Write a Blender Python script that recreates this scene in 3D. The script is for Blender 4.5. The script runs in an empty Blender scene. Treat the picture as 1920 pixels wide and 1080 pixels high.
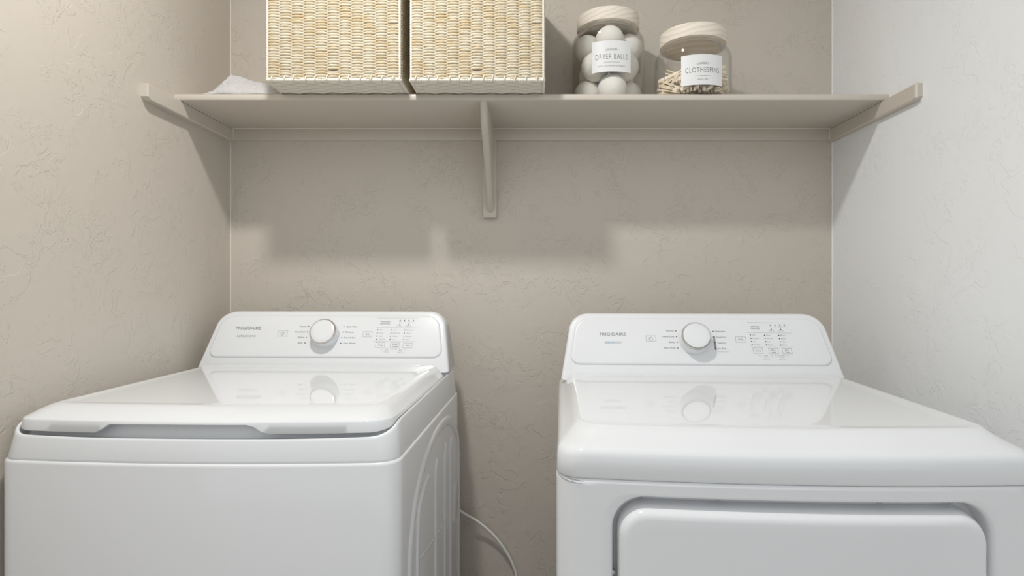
import bpy, bmesh, math, random
from mathutils import Vector, Matrix, Quaternion, noise

# ------------------------------------------------------------------ camera, world, light, exposure
sc = bpy.context.scene
col = sc.collection
F, CX, CY, CAMZ = 1080.0, 995.0, 540.0, 1.17        # focal length (px of 1920), principal point, camera height
cam_d = bpy.data.cameras.new('camera'); cam = bpy.data.objects.new('camera', cam_d); col.objects.link(cam)
cam.location = (0, 0, CAMZ); cam.rotation_euler = (math.radians(90), 0, 0)
cam_d.sensor_width = 36; cam_d.lens = F / 1920 * 36
cam_d.shift_x = -(CX - 960) / 1920; cam_d.shift_y = 0
cam_d.clip_start = 0.02
sc.camera = cam

world = bpy.data.worlds.new('world'); sc.world = world; world.use_nodes = True
bg = world.node_tree.nodes['Background']
bg.inputs['Color'].default_value = (0.95, 0.98, 1.0, 1); bg.inputs['Strength'].default_value = 0.87

ld = bpy.data.lights.new('ceiling_lamp', 'AREA'); ld.shape = 'DISK'; ld.size = 0.12; ld.energy = 14.6
ld.color = (1.0, 0.985, 0.96)
lamp = bpy.data.objects.new('ceiling_lamp', ld); col.objects.link(lamp)
lamp.location = (-0.358, 0.781, 2.425)

sc.view_settings.view_transform = 'Standard'; sc.view_settings.look = 'None'
sc.view_settings.gamma = 1; sc.view_settings.use_curve_mapping = False
sc.view_settings.exposure = 0.0
sc.cycles.transparent_max_bounces = 24; sc.cycles.max_bounces = 10; sc.cycles.caustics_refractive = True

# ------------------------------------------------------------------ helpers
def S2L(c):
    return tuple((v/255/12.92 if v/255 <= 0.04045 else ((v/255+0.055)/1.055)**2.4) for v in c) + (1,)
def mat(name, color, rough=0.5, metal=0.0, spec=0.5, build=None):
    m = bpy.data.materials.new(name); m.use_nodes = True
    b = m.node_tree.nodes['Principled BSDF']
    b.inputs['Base Color'].default_value = color if len(color) == 4 else tuple(color) + (1,)
    b.inputs['Roughness'].default_value = rough; b.inputs['Metallic'].default_value = metal
    b.inputs['Specular IOR Level'].default_value = spec
    if build: build(m.node_tree, b)
    return m
def N(t, typ, **kw):
    n = t.nodes.new(typ)
    for k, v in kw.items():
        if k in n.inputs: n.inputs[k].default_value = v
        else: setattr(n, k, v)
    return n
def L(t, a, b): t.links.new(a, b)
def coords(t, scale=(1, 1, 1)):
    tc = N(t, 'ShaderNodeTexCoord'); mp = N(t, 'ShaderNodeMapping'); mp.inputs['Scale'].default_value = scale
    L(t, tc.outputs['Object'], mp.inputs['Vector']); return mp.outputs['Vector']
def math_n(t, op, a, b=None, c=None):
    n = N(t, 'ShaderNodeMath', operation=op)
    for i, v in enumerate((a, b, c)):
        if v is None: continue
        if isinstance(v, (int, float)): n.inputs[i].default_value = v
        else: L(t, v, n.inputs[i])
    return n.outputs[0]
def remap(t, v, a, b, c=0.0, d=1.0, smooth=True):
    n = N(t, 'ShaderNodeMapRange'); n.interpolation_type = 'SMOOTHSTEP' if smooth else 'LINEAR'
    L(t, v, n.inputs['Value']); n.inputs['From Min'].default_value = a; n.inputs['From Max'].default_value = b
    n.inputs['To Min'].default_value = c; n.inputs['To Max'].default_value = d
    return n.outputs['Result']
def noise_n(t, vec, scale, detail=2, rough=0.5, dist=0.0, loc=(0, 0, 0)):
    mp = N(t, 'ShaderNodeMapping'); mp.inputs['Location'].default_value = loc; L(t, vec, mp.inputs['Vector'])
    n = N(t, 'ShaderNodeTexNoise'); n.inputs['Scale'].default_value = scale; n.inputs['Detail'].default_value = detail
    n.inputs['Roughness'].default_value = rough; n.inputs['Distortion'].default_value = dist
    L(t, mp.outputs[0], n.inputs['Vector']); return n.outputs['Fac']
def bump(t, b, h, strength=1.0, dist=0.001):
    n = N(t, 'ShaderNodeBump'); n.inputs['Strength'].default_value = strength; n.inputs['Distance'].default_value = dist
    L(t, h, n.inputs['Height']); L(t, n.outputs['Normal'], b.inputs['Normal'])
def mixc(t, fac, a, b_):
    n = N(t, 'ShaderNodeMix', data_type='RGBA')
    L(t, fac, n.inputs[0])
    for i, v in ((6, a), (7, b_)):
        if isinstance(v, tuple): n.inputs[i].default_value = v
        else: L(t, v, n.inputs[i])
    return n.outputs[2]

def trowel(amount=1.0, seed=0.0):
    def f(t, b):
        v = coords(t)
        # skip-trowel plaster: soft plateaus with thin broken edges, over a fine roller stipple
        n1 = noise_n(t, v, 20, 3.5, 0.6, 0.8, (seed, 0, 0)); p1 = remap(t, n1, 0.495, 0.512)
        m1 = remap(t, noise_n(t, v, 9, 1, 0.5, 0, (3 + seed, 7, 1)), 0.42, 0.58)
        n2 = noise_n(t, v, 34, 3, 0.62, 1.4, (9, seed, 4)); p2 = remap(t, n2, 0.56, 0.575)
        m2 = remap(t, noise_n(t, v, 7, 1, 0.5, 0, (1, 2 + seed, 8)), 0.48, 0.62)
        a = math_n(t, 'MULTIPLY', p1, m1); c = math_n(t, 'MULTIPLY', p2, m2)
        h = math_n(t, 'ADD', a, math_n(t, 'MULTIPLY', c, 0.8))
        h = math_n(t, 'ADD', h, math_n(t, 'MULTIPLY', noise_n(t, v, 330, 2, 0.6), 0.35))
        h = math_n(t, 'ADD', h, math_n(t, 'MULTIPLY', noise_n(t, v, 45, 2, 0.5), 0.7))
        bump(t, b, h, 1.0, 0.0007 * amount)
    return f
BEIGE = S2L((207, 199, 188))
M = {}
M['wall'] = mat('beige_wall_paint', BEIGE, 0.42, spec=0.4, build=trowel(0.9))
M['walll'] = mat('beige_side_wall_paint', BEIGE, 0.42, spec=0.4, build=trowel(0.6, 2.5))
M['caulk'] = mat('highlit_caulk', S2L((226, 219, 208)), 0.4)  # lifted above the wall tone so the beads carry a painted highlight
M['wallw'] = mat('white_wall_paint', S2L((245, 247, 248)), 0.5, spec=0.3, build=trowel(0.55, 5.0))
M['ceil'] = mat('ceiling_paint', S2L((235, 234, 230)), 0.7, build=trowel(0.6, 2.0))
def shelfp(t, b):
    v = coords(t, (3, 60, 60)); bump(t, b, noise_n(t, v, 12, 3), 1.0, 0.00025)
M['trim'] = mat('beige_semigloss_paint', S2L((206, 198, 187)), 0.3, spec=0.5, build=shelfp)
M['floor'] = mat('floor_tile', S2L((172, 166, 158)), 0.5)
def enamelb(t, b):
    v = coords(t); bump(t, b, noise_n(t, v, 260, 2), 1.0, 0.00004)
M['enamel'] = mat('white_enamel', S2L((228, 229, 231)), 0.12, spec=0.5, build=enamelb)
M['lidw'] = mat('glossy_white_lid', S2L((227, 229, 231)), 0.045, spec=0.55)
M['plastic'] = mat('white_console_plastic', S2L((230, 232, 234)), 0.22, spec=0.45)
M['grey'] = mat('pale_grey_plastic', S2L((214, 216, 216)), 0.35)
M['gap'] = mat('dark_gasket', S2L((70, 72, 82)), 0.6)
M['chrome'] = mat('chrome', (0.62, 0.61, 0.60), 0.12, 1.0)
M['ink'] = mat('grey_ink', S2L((108, 112, 116)), 0.6)
M['inkl'] = mat('light_grey_ink', S2L((168, 171, 175)), 0.6)
M['inkb'] = mat('blue_ink', S2L((98, 150, 190)), 0.6)
M['dot'] = mat('dark_indicator', S2L((48, 50, 52)), 0.5)
M['bar'] = mat('grey_band_ink', S2L((150, 154, 158)), 0.5)
M['cord'] = mat('white_cable', S2L((244, 244, 240)), 0.4)
M['metal'] = mat('steel', (0.5, 0.5, 0.5), 0.3, 1.0)

def woodf(t, b, a=(236, 223, 205), c=(214, 196, 174), sc_=(6, 6, 60), bands=9):
    v = coords(t, sc_); n = noise_n(t, v, 1.2, 3, 0.5, 0.6)
    w = N(t, 'ShaderNodeTexWave', wave_type='RINGS'); w.inputs['Scale'].default_value = bands
    w.inputs['Distortion'].default_value = 3.5; w.inputs['Detail'].default_value = 2; w.inputs['Detail Scale'].default_value = 0.8
    tc = N(t, 'ShaderNodeTexCoord'); mp = N(t, 'ShaderNodeMapping'); mp.inputs['Location'].default_value = (0.11, 0.02, 0.06)
    mp.inputs['Rotation'].default_value = (0.5, 0.3, 0.2)
    L(t, tc.outputs['Object'], mp.inputs['Vector']); L(t, mp.outputs[0], w.inputs['Vector'])
    k = remap(t, w.outputs['Fac'], 0.35, 1.0, 0.0, 0.6)
    k = math_n(t, 'ADD', k, math_n(t, 'MULTIPLY', n, 0.3))
    L(t, mixc(t, k, S2L(a), S2L(c)), b.inputs['Base Color'])
M['lidwood'] = mat('pale_pine', S2L((236, 223, 205)), 0.6, build=lambda t, b: woodf(t, b, (242, 234, 222), (224, 211, 194), bands=26))
M['pinwood'] = mat('pin_wood', S2L((236, 214, 180)), 0.6, build=lambda t, b: woodf(t, b, (255, 246, 228), (246, 228, 198), (30, 200, 200), 40))
def woolb(t, b):
    v = coords(t); h = noise_n(t, v, 900, 3, 0.7); h2 = noise_n(t, v, 60, 2)
    bump(t, b, math_n(t, 'ADD', h, math_n(t, 'MULTIPLY', h2, 1.5)), 1.0, 0.0009)
M['wool'] = mat('felted_wool', S2L((250, 248, 241)), 0.9, spec=0.1, build=woolb)
def ropef(t, b):
    v = coords(t)
    st = noise_n(t, coords(t, (14, 14, 120)), 2.2, 2, 0.6)
    blot = noise_n(t, v, 26, 2)
    k = remap(t, math_n(t, 'ADD', math_n(t, 'MULTIPLY', st, 0.7), math_n(t, 'MULTIPLY', blot, 0.4)), 0.46, 0.74)
    L(t, mixc(t, k, S2L((232, 223, 202)), S2L((218, 195, 153))), b.inputs['Base Color'])
    tc = N(t, 'ShaderNodeTexCoord'); sx = N(t, 'ShaderNodeSeparateXYZ'); L(t, tc.outputs['Object'], sx.inputs[0])
    u = math_n(t, 'ADD', math_n(t, 'ADD', sx.outputs[0], sx.outputs[1]), math_n(t, 'MULTIPLY', sx.outputs[2], 1.0))
    w = math_n(t, 'SINE', math_n(t, 'MULTIPLY', u, 1700.0))
    h = math_n(t, 'ADD', math_n(t, 'MULTIPLY', w, 0.45), noise_n(t, v, 700, 3, 0.7))
    bump(t, b, h, 1.0, 0.0009)
M['rope'] = mat('paper_rope', S2L((245, 238, 220)), 0.85, spec=0.15, build=ropef)
def ropew(t, b):
    v = coords(t); bump(t, b, noise_n(t, v, 600, 3, 0.7), 1.0, 0.0007)
    L(t, mixc(t, noise_n(t, v, 60, 2), S2L((243, 240, 232)), S2L((232, 225, 208))), b.inputs['Base Color'])
M['ropew'] = mat('white_paper_rope', S2L((248, 244, 234)), 0.85, spec=0.15, build=ropew)
M['paper'] = mat('white_label_paper', S2L((232, 233, 234)), 0.45)
M['print'] = mat('label_print', S2L((92, 94, 96)), 0.6)

def thin_glass():
    m = bpy.data.materials.new('clear_glass'); m.use_nodes = True; t = m.node_tree; t.nodes.clear()
    o = N(t, 'ShaderNodeOutputMaterial'); tr = N(t, 'ShaderNodeBsdfTransparent'); tr.inputs[0].default_value = (0.992, 0.991, 0.988, 1)
    gl = N(t, 'ShaderNodeBsdfGlossy'); gl.inputs['Roughness'].default_value = 0.015
    lw = N(t, 'ShaderNodeLayerWeight'); lw.inputs[0].default_value = 0.5
    k = math_n(t, 'ADD', math_n(t, 'MULTIPLY', math_n(t, 'POWER', lw.outputs['Facing'], 3.6), 0.85), 0.035); mx = N(t, 'ShaderNodeMixShader')
    L(t, k, mx.inputs[0]); L(t, tr.outputs[0], mx.inputs[1]); L(t, gl.outputs[0], mx.inputs[2]); L(t, mx.outputs[0], o.inputs[0])
    return m
M['glass'] = thin_glass()
def film():
    m = bpy.data.materials.new('translucent_film'); m.use_nodes = True; t = m.node_tree; t.nodes.clear()
    o = N(t, 'ShaderNodeOutputMaterial'); tr = N(t, 'ShaderNodeBsdfTransparent'); tr.inputs[0].default_value = (0.99, 0.99, 0.995, 1)
    p = N(t, 'ShaderNodeBsdfPrincipled'); p.inputs['Base Color'].default_value = S2L((246, 247, 249)); p.inputs['Roughness'].default_value = 0.18
    tl = N(t, 'ShaderNodeBsdfTranslucent'); tl.inputs[0].default_value = S2L((250, 251, 253))
    m1 = N(t, 'ShaderNodeMixShader'); m1.inputs[0].default_value = 0.4; L(t, p.outputs[0], m1.inputs[1]); L(t, tl.outputs[0], m1.inputs[2])
    lw = N(t, 'ShaderNodeLayerWeight'); lw.inputs[0].default_value = 0.35
    k = remap(t, lw.outputs['Facing'], 0.0, 1.0, 0.24, 0.85, False)
    m2 = N(t, 'ShaderNodeMixShader'); L(t, k, m2.inputs[0]); L(t, tr.outputs[0], m2.inputs[1]); L(t, m1.outputs[0], m2.inputs[2])
    L(t, m2.outputs[0], o.inputs[0]); return m
M['film'] = film()

def mk(name, verts, faces, m, parent=None, smooth=None):
    me = bpy.data.meshes.new(name); me.from_pydata([tuple(v) for v in verts], [], faces)
    bm = bmesh.new(); bm.from_mesh(me); bmesh.ops.recalc_face_normals(bm, faces=bm.faces); bm.to_mesh(me); bm.free()
    me.materials.append(m)
    if smooth is not None:
        me.shade_smooth()
        if smooth < 180: me.set_sharp_from_angle(angle=math.radians(smooth))
    o = bpy.data.objects.new(name, me); col.objects.link(o)
    if parent is not None: o.parent = parent
    return o
def tag(o, label=None, cat=None, group=None, kind=None):
    if label: o['label'] = label
    if cat: o['category'] = cat
    if group: o['group'] = group
    if kind: o['kind'] = kind
    return o
def empty(name, loc=(0, 0, 0), rz=0.0):
    o = bpy.data.objects.new(name, None); o.empty_display_size = 0.05; col.objects.link(o)
    o.location = loc; o.rotation_euler = (0, 0, rz); return o
class MB:
    """collects pieces of one mesh"""
    def __init__(s): s.v = []; s.f = []
    def add(s, v, f):
        k = len(s.v); s.v += [tuple(p) for p in v]; s.f += [tuple(i + k for i in q) for q in f]
    def box(s, a, b, bev=0.0):
        if bev <= 0:
            x0, y0, z0 = a; x1, y1, z1 = b
            s.add([(x0,y0,z0),(x1,y0,z0),(x1,y1,z0),(x0,y1,z0),(x0,y0,z1),(x1,y0,z1),(x1,y1,z1),(x0,y1,z1)],
                  [(0,3,2,1),(4,5,6,7),(0,1,5,4),(1,2,6,5),(2,3,7,6),(3,0,4,7)]); return
        bm = bmesh.new(); bmesh.ops.create_cube(bm, size=1)
        for v in bm.verts: v.co = Vector(((a[0]+b[0])/2 + v.co.x*(b[0]-a[0]), (a[1]+b[1])/2 + v.co.y*(b[1]-a[1]), (a[2]+b[2])/2 + v.co.z*(b[2]-a[2])))
        bmesh.ops.bevel(bm, geom=bm.edges[:], offset=bev, segments=3, profile=0.5, affect='EDGES')
        bm.verts.index_update(); s.add([v.co[:] for v in bm.verts], [[v.index for v in f.verts] for f in bm.faces]); bm.free()
    def tube(s, pts, r, n=8, caps=True, rfun=None):
        pts = [Vector(p) for p in pts]; m = len(pts); up = Vector((0, 0, 1)); vs = []
        t0 = (pts[1] - pts[0]).normalized()
        a = t0.cross(up) if abs(t0.dot(up)) < 0.95 else t0.cross(Vector((1, 0, 0))); a.normalize()
        acc = 0.0
        for i, p in enumerate(pts):
            t = (pts[min(i+1, m-1)] - pts[max(i-1, 0)]).normalized()
            a = (a - t * a.dot(t)).normalized(); b = t.cross(a)
            if i: acc += (p - pts[i-1]).length
            for k in range(n):
                th = 2*math.pi*k/n; rr = rfun(acc, th, i/(m-1)) if rfun else r
                vs.append(p + (a*math.cos(th) + b*math.sin(th))*rr)
        fs = [(i*n+k, i*n+(k+1) % n, (i+1)*n+(k+1) % n, (i+1)*n+k) for i in range(m-1) for k in range(n)]
        if caps: fs += [tuple(range(n))[::-1], tuple(range((m-1)*n, m*n))]
        s.add(vs, fs)
    def build(s, name, m, parent=None, smooth=None): return mk(name, s.v, s.f, m, parent, smooth)

def loft(loops, cap0=True, cap1=True, closed=True):
    n = len(loops[0]); v = [p for lp in loops for p in lp]; f = []
    for i in range(len(loops) - 1):
        for k in range(n if closed else n - 1):
            k2 = (k + 1) % n; f.append((i*n+k, i*n+k2, (i+1)*n+k2, (i+1)*n+k))
    if cap0: f.append(tuple(range(n))[::-1])
    if cap1: f.append(tuple(range((len(loops)-1)*n, len(loops)*n)))
    return v, f
def lathe(profile, n=64, cap0=False, cap1=False):
    loops = [[(r*math.cos(2*math.pi*k/n), r*math.sin(2*math.pi*k/n), z) for k in range(n)] for r, z in profile]
    return loft(loops, cap0, cap1)
def sstep(a, b, x):
    t = min(1, max(0, (x-a)/(b-a))); return t*t*(3-2*t)
def catmull(pts, k=8):
    pts = [Vector(p) for p in pts]; out = []; P = [pts[0]*2-pts[1]] + pts + [pts[-1]*2-pts[-2]]
    for i in range(1, len(P)-2):
        for j in range(k):
            t = j/k; a, b, c, d = P[i-1:i+3]
            out.append(0.5*((2*b) + (c-a)*t + (2*a-5*b+4*c-d)*t*t + (3*b-a-3*c+d)*t**3))
    out.append(pts[-1]); return out
def at(px, py, Y): return Vector(((px-CX)*Y/F, Y, CAMZ + (CY-py)*Y/F))

_txt = {}
def text_geo(s, off=0.0, sp=1.0):
    """flat letter outlines, scaled so the cap height is 1 and the line starts at x=0; returns verts, faces, width"""
    key = (s, off, sp)
    if key in _txt: return _txt[key]
    cu = bpy.data.curves.new('t', 'FONT'); cu.body = s; cu.size = 1; cu.resolution_u = 3; cu.offset = off; cu.space_character = sp
    o = bpy.data.objects.new('t', cu); col.objects.link(o)
    bpy.context.view_layer.update()
    dg = bpy.context.evaluated_depsgraph_get(); me = o.evaluated_get(dg).to_mesh()
    v = [(p.co.x, p.co.y) for p in me.vertices]; f = [tuple(p.vertices) for p in me.polygons]
    o.evaluated_get(dg).to_mesh_clear(); bpy.data.objects.remove(o); bpy.data.curves.remove(cu)
    x0 = min(p[0] for p in v); x1 = max(p[0] for p in v); cap = 0.70
    v = [((p[0]-x0)/cap, p[1]/cap) for p in v]
    _txt[key] = (v, f, (x1-x0)/cap); return _txt[key]

# ------------------------------------------------------------------ room
YW, XL, XR, ZC = 1.768, -0.9217, 0.9266, 2.44
def struct(name, a, b, m, bev=0.0):
    q = MB(); q.box(a, b, bev); return tag(q.build(name, m), kind='structure')
struct('wall_back', (XL-0.12, YW, 0), (XR+0.12, YW+0.12, ZC), M['wall'])
struct('wall_left', (XL-0.12, 0.30, 0), (XL, YW, ZC), M['walll'])
struct('wall_right', (XR, 0.30, 0), (XR+0.12, YW, ZC), M['wallw'])
struct('ceiling', (XL-0.12, 0.30, ZC), (XR+0.12, YW+0.12, ZC+0.1), M['ceil'])
struct('floor', (-4, -5, -0.1), (4, YW+0.12, 0), M['floor'])
for nm, x, m, s in (('trim_1', XL, M['caulk'], 1), ('trim_2', XR, M['wallw'], -1)):   # caulk bead in each corner; the left one's paler tone paints in a highlight
    q = MB(); q.tube([(x, YW, z*ZC/12) for z in range(13)], 0.003, 8); tag(q.build(nm, m, smooth=60), kind='structure')

# ------------------------------------------------------------------ shelf
YS, ZU, ZT = 1.489, 1.6555, 1.673                 # front edge, underside and top of the board
shelf = tag(empty('wall_shelf', (0, YW, ZU)), 'beige painted wooden wall shelf above the two machines, with cleats and centre bracket', 'shelf')
def local(o, name, q, m, smooth=30):
    ob = q.build(name, m, o, smooth); ob.matrix_parent_inverse = Matrix.Translation(-Vector(o.location)); return ob
q = MB()
prof = [(YW, ZU), (YS+0.003, ZU), (YS+0.0008, ZU+0.0012), (YS, ZU+0.004), (YS, ZT-0.006), (YS+0.0015, ZT-0.002), (YS+0.006, ZT), (YW, ZT)]
q.add(*loft([[(x, y, z) for y, z in prof] for x in (XL+0.0005, XR-0.0005)]))
local(shelf, 'shelf_board', q, M['trim'])
YC = 1.361                                        # front end of the side cleats
for s, xw in ((1, XL), (-1, XR)):
    q = MB(); z0, z1, w = 1.6165, 1.6545, 0.0175
    side = [(YW, z0), (YC+0.012, z0), (YC, z0+0.007), (YC, z1), (YW, z1)]
    b = 0.0022
    lo = []
    for xo, ins in ((0, 0), (w-b, 0), (w, b)):
        lo.append([(xw+s*xo, min(max(y, YC+ins), YW), min(max(z, z0+ins), z1-ins)) for y, z in side])
    q.add(*loft(lo)); c = local(shelf, 'side_cleat', q, M['trim'])
    if s < 0: tag(c, 'right cleat against the white wall with a whitish edge at its end')
q = MB(); q.box((XR-0.0176, YC-0.0006, 1.620), (XR-0.0128, YC+0.002, 1.652)); local(shelf, 'whitish_cleat_edge', q, mat('whitish_edge_paint', S2L((232, 228, 220)), 0.6))  # thin whitish strip on the front end of the right cleat
q = MB(); q.box((XL+0.0175, YW-0.018, 1.6185), (XR-0.0175, YW, ZU), 0.0015); local(shelf, 'back_cleat', q, M['trim'])
q = MB()
for y, z in ((YW-0.0185, ZU-0.0005), (YW-0.001, 1.6185)):
    q.tube([(XL+0.018+i*(XR-XL-0.036)/30, y, z+0.0003*math.sin(i*2.3)) for i in range(31)], 0.0018, 6)
for s, xw in ((1, XL+0.0178), (-1, XR-0.0178)):
    q.tube([(xw, YS+0.01+i*(YW-0.018-YS-0.01)/8, ZU-0.0005) for i in range(9)], 0.0014, 6)
    q.tube([(xw, YW-0.0182, 1.6195+i*0.006) for i in range(7)], 0.0014, 6)
local(shelf, 'highlit_caulk_bead', q, M['caulk'], 60)  # paler than the shelf paint, a highlight put into the colour
# centre bracket: plate on the wall, solid brace with a rounded front edge
q = MB(); q.box((-0.1445, YW-0.0185, 1.383), (-0.1035, YW, 1.6185), 0.0015); local(shelf, 'bracket_plate', q, M['trim'])
bx, bw = -0.1225, 0.0095
fr = catmull([(0, 1.494, ZU), (0, 1.500, 1.640), (0, 1.521, 1.604), (0, 1.590, 1.553), (0, 1.662, 1.494), (0, 1.722, 1.424), (0, 1.7495, 1.398)], 5)
loops = []
for p in fr:
    lp = []
    for k in range(9):
        a = math.pi*k/8; lp.append((bx - bw*math.cos(a), p.y + 0.0095 - 0.0095*math.sin(a), p.z))
    yb = YW-0.0184
    lp += [(bx+bw, max(yb, p.y+0.01), p.z), (bx-bw, max(yb, p.y+0.01), p.z)]
    loops.append(lp)
q = MB(); q.add(*loft(loops)); local(shelf, 'bracket_brace', q, M['trim'], 40)

# ------------------------------------------------------------------ laundry machines
def outline(W, D, il, ir, i_f, ib, r, rb=None, bulge=0.018, nc=8, nf=44, ns=20):
    """closed plan loop of a machine body, inset on each side; the front bows outward"""
    rb = r if rb is None else rb
    x0, x1, y0, y1 = il, W-ir, i_f, D-ib; pts = []
    def arc(cx, cy, r_, a0):
        return [(cx+r_*math.cos(a0+math.pi/2*k/nc), cy+r_*math.sin(a0+math.pi/2*k/nc)) for k in range(nc+1)]
    def seg(a, b, n): return [(a[0]+(b[0]-a[0])*k/n, a[1]+(b[1]-a[1])*k/n) for k in range(1, n)]
    c = [arc(x0+r, y0+r, r, math.pi), arc(x1-r, y0+r, r, 1.5*math.pi), arc(x1-rb, y1-rb, rb, 0), arc(x0+rb, y1-rb, rb, math.pi/2)]
    for i in range(4):
        pts += c[i]; nx = c[(i+1) % 4]; pts += seg(c[i][-1], nx[0], nf if i in (0, 2) else ns)
    out = []
    for x, y in pts:
        k = ((x-W/2)/(W/2))**2
        out.append((x, y + bulge*k*(1-sstep(0.0, 0.22, y-y0))))
    return out
def ring(W, D, ins, z, r=0.03, rb=None, bulge=0.018):
    il, ir, f, b = ins if isinstance(ins, tuple) else (ins,)*4
    return [(x, y, z(x, y) if callable(z) else z) for x, y in outline(W, D, il, ir, f, b, max(r, 0.001), rb, bulge)]

LEAN, FL, FY, FZ = math.radians(27), 0.156, 0.578, 0.966
def fp(u, v, w): return (u, FY + v*math.sin(LEAN) - w*math.cos(LEAN), FZ + v*math.cos(LEAN) + w*math.sin(LEAN))
class Machine:
    def __init__(s, name, loc, deg, W, D, label, cat):
        s.W, s.D = W, D; s.o = tag(empty(name, loc, math.radians(deg)), label, cat)
        s.m = Matrix.Translation(Vector(loc)) @ Matrix.Rotation(math.radians(deg), 4, 'Z'); s.inv = s.m.inverted()
    def part(s, name, vf, m, smooth=30, parent=None): return mk(name, vf[0], vf[1], m, parent or s.o, smooth)
    def uv(s, px, py, w=0.004):
        """the point of the (leaning) control face that the photo shows at this pixel"""
        o = s.inv @ Vector((0, 0, CAMZ)); d = (s.inv.to_3x3() @ Vector(((px-CX)/F, 1, (CY-py)/F)))
        n = Vector((0, -math.cos(LEAN), math.sin(LEAN))); p0 = Vector(fp(0, 0, w))
        p = o + d*((p0-o).dot(n)/d.dot(n)); q = p-p0
        return p.x, q.y*math.sin(LEAN)+q.z*math.cos(LEAN)

def face_loop(W, ins, top_in, r_top, v0, v1, r_bot, d, w=0.0):
    """trapezoid with rounded corners on the control face; d = shift straight back"""
    def x_at(v): return ins + top_in*(v/FL)
    c = [(x_at(v0), v0, r_bot), (W-x_at(v0), v0, r_bot), (W-x_at(v1), v1, r_top), (x_at(v1), v1, r_top)]
    pts = []
    for i in range(4):
        p = Vector(c[i][:2]); a = Vector(c[i-1][:2])-p; b = Vector(c[(i+1) % 4][:2])-p; r = c[i][2]
        a.normalize(); b.normalize(); ang = a.angle(b); t = r/math.tan(ang/2)
        A, B = p+a*t, p+b*t; ce = p + (a+b).normalized()*(r/math.sin(ang/2))
        va, vb = A-ce, B-ce; tot = math.atan2(va.x*vb.y-va.y*vb.x, va.dot(vb))
        for k in range(13):
            th = tot*k/12; pts.append((ce.x+va.x*math.cos(th)-va.y*math.sin(th), ce.y+va.x*math.sin(th)+va.y*math.cos(th)))
    out = []
    for u, v in pts:
        x, y, z = fp(u, v, w); out.append((x, y+d, z))
    return out

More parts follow.
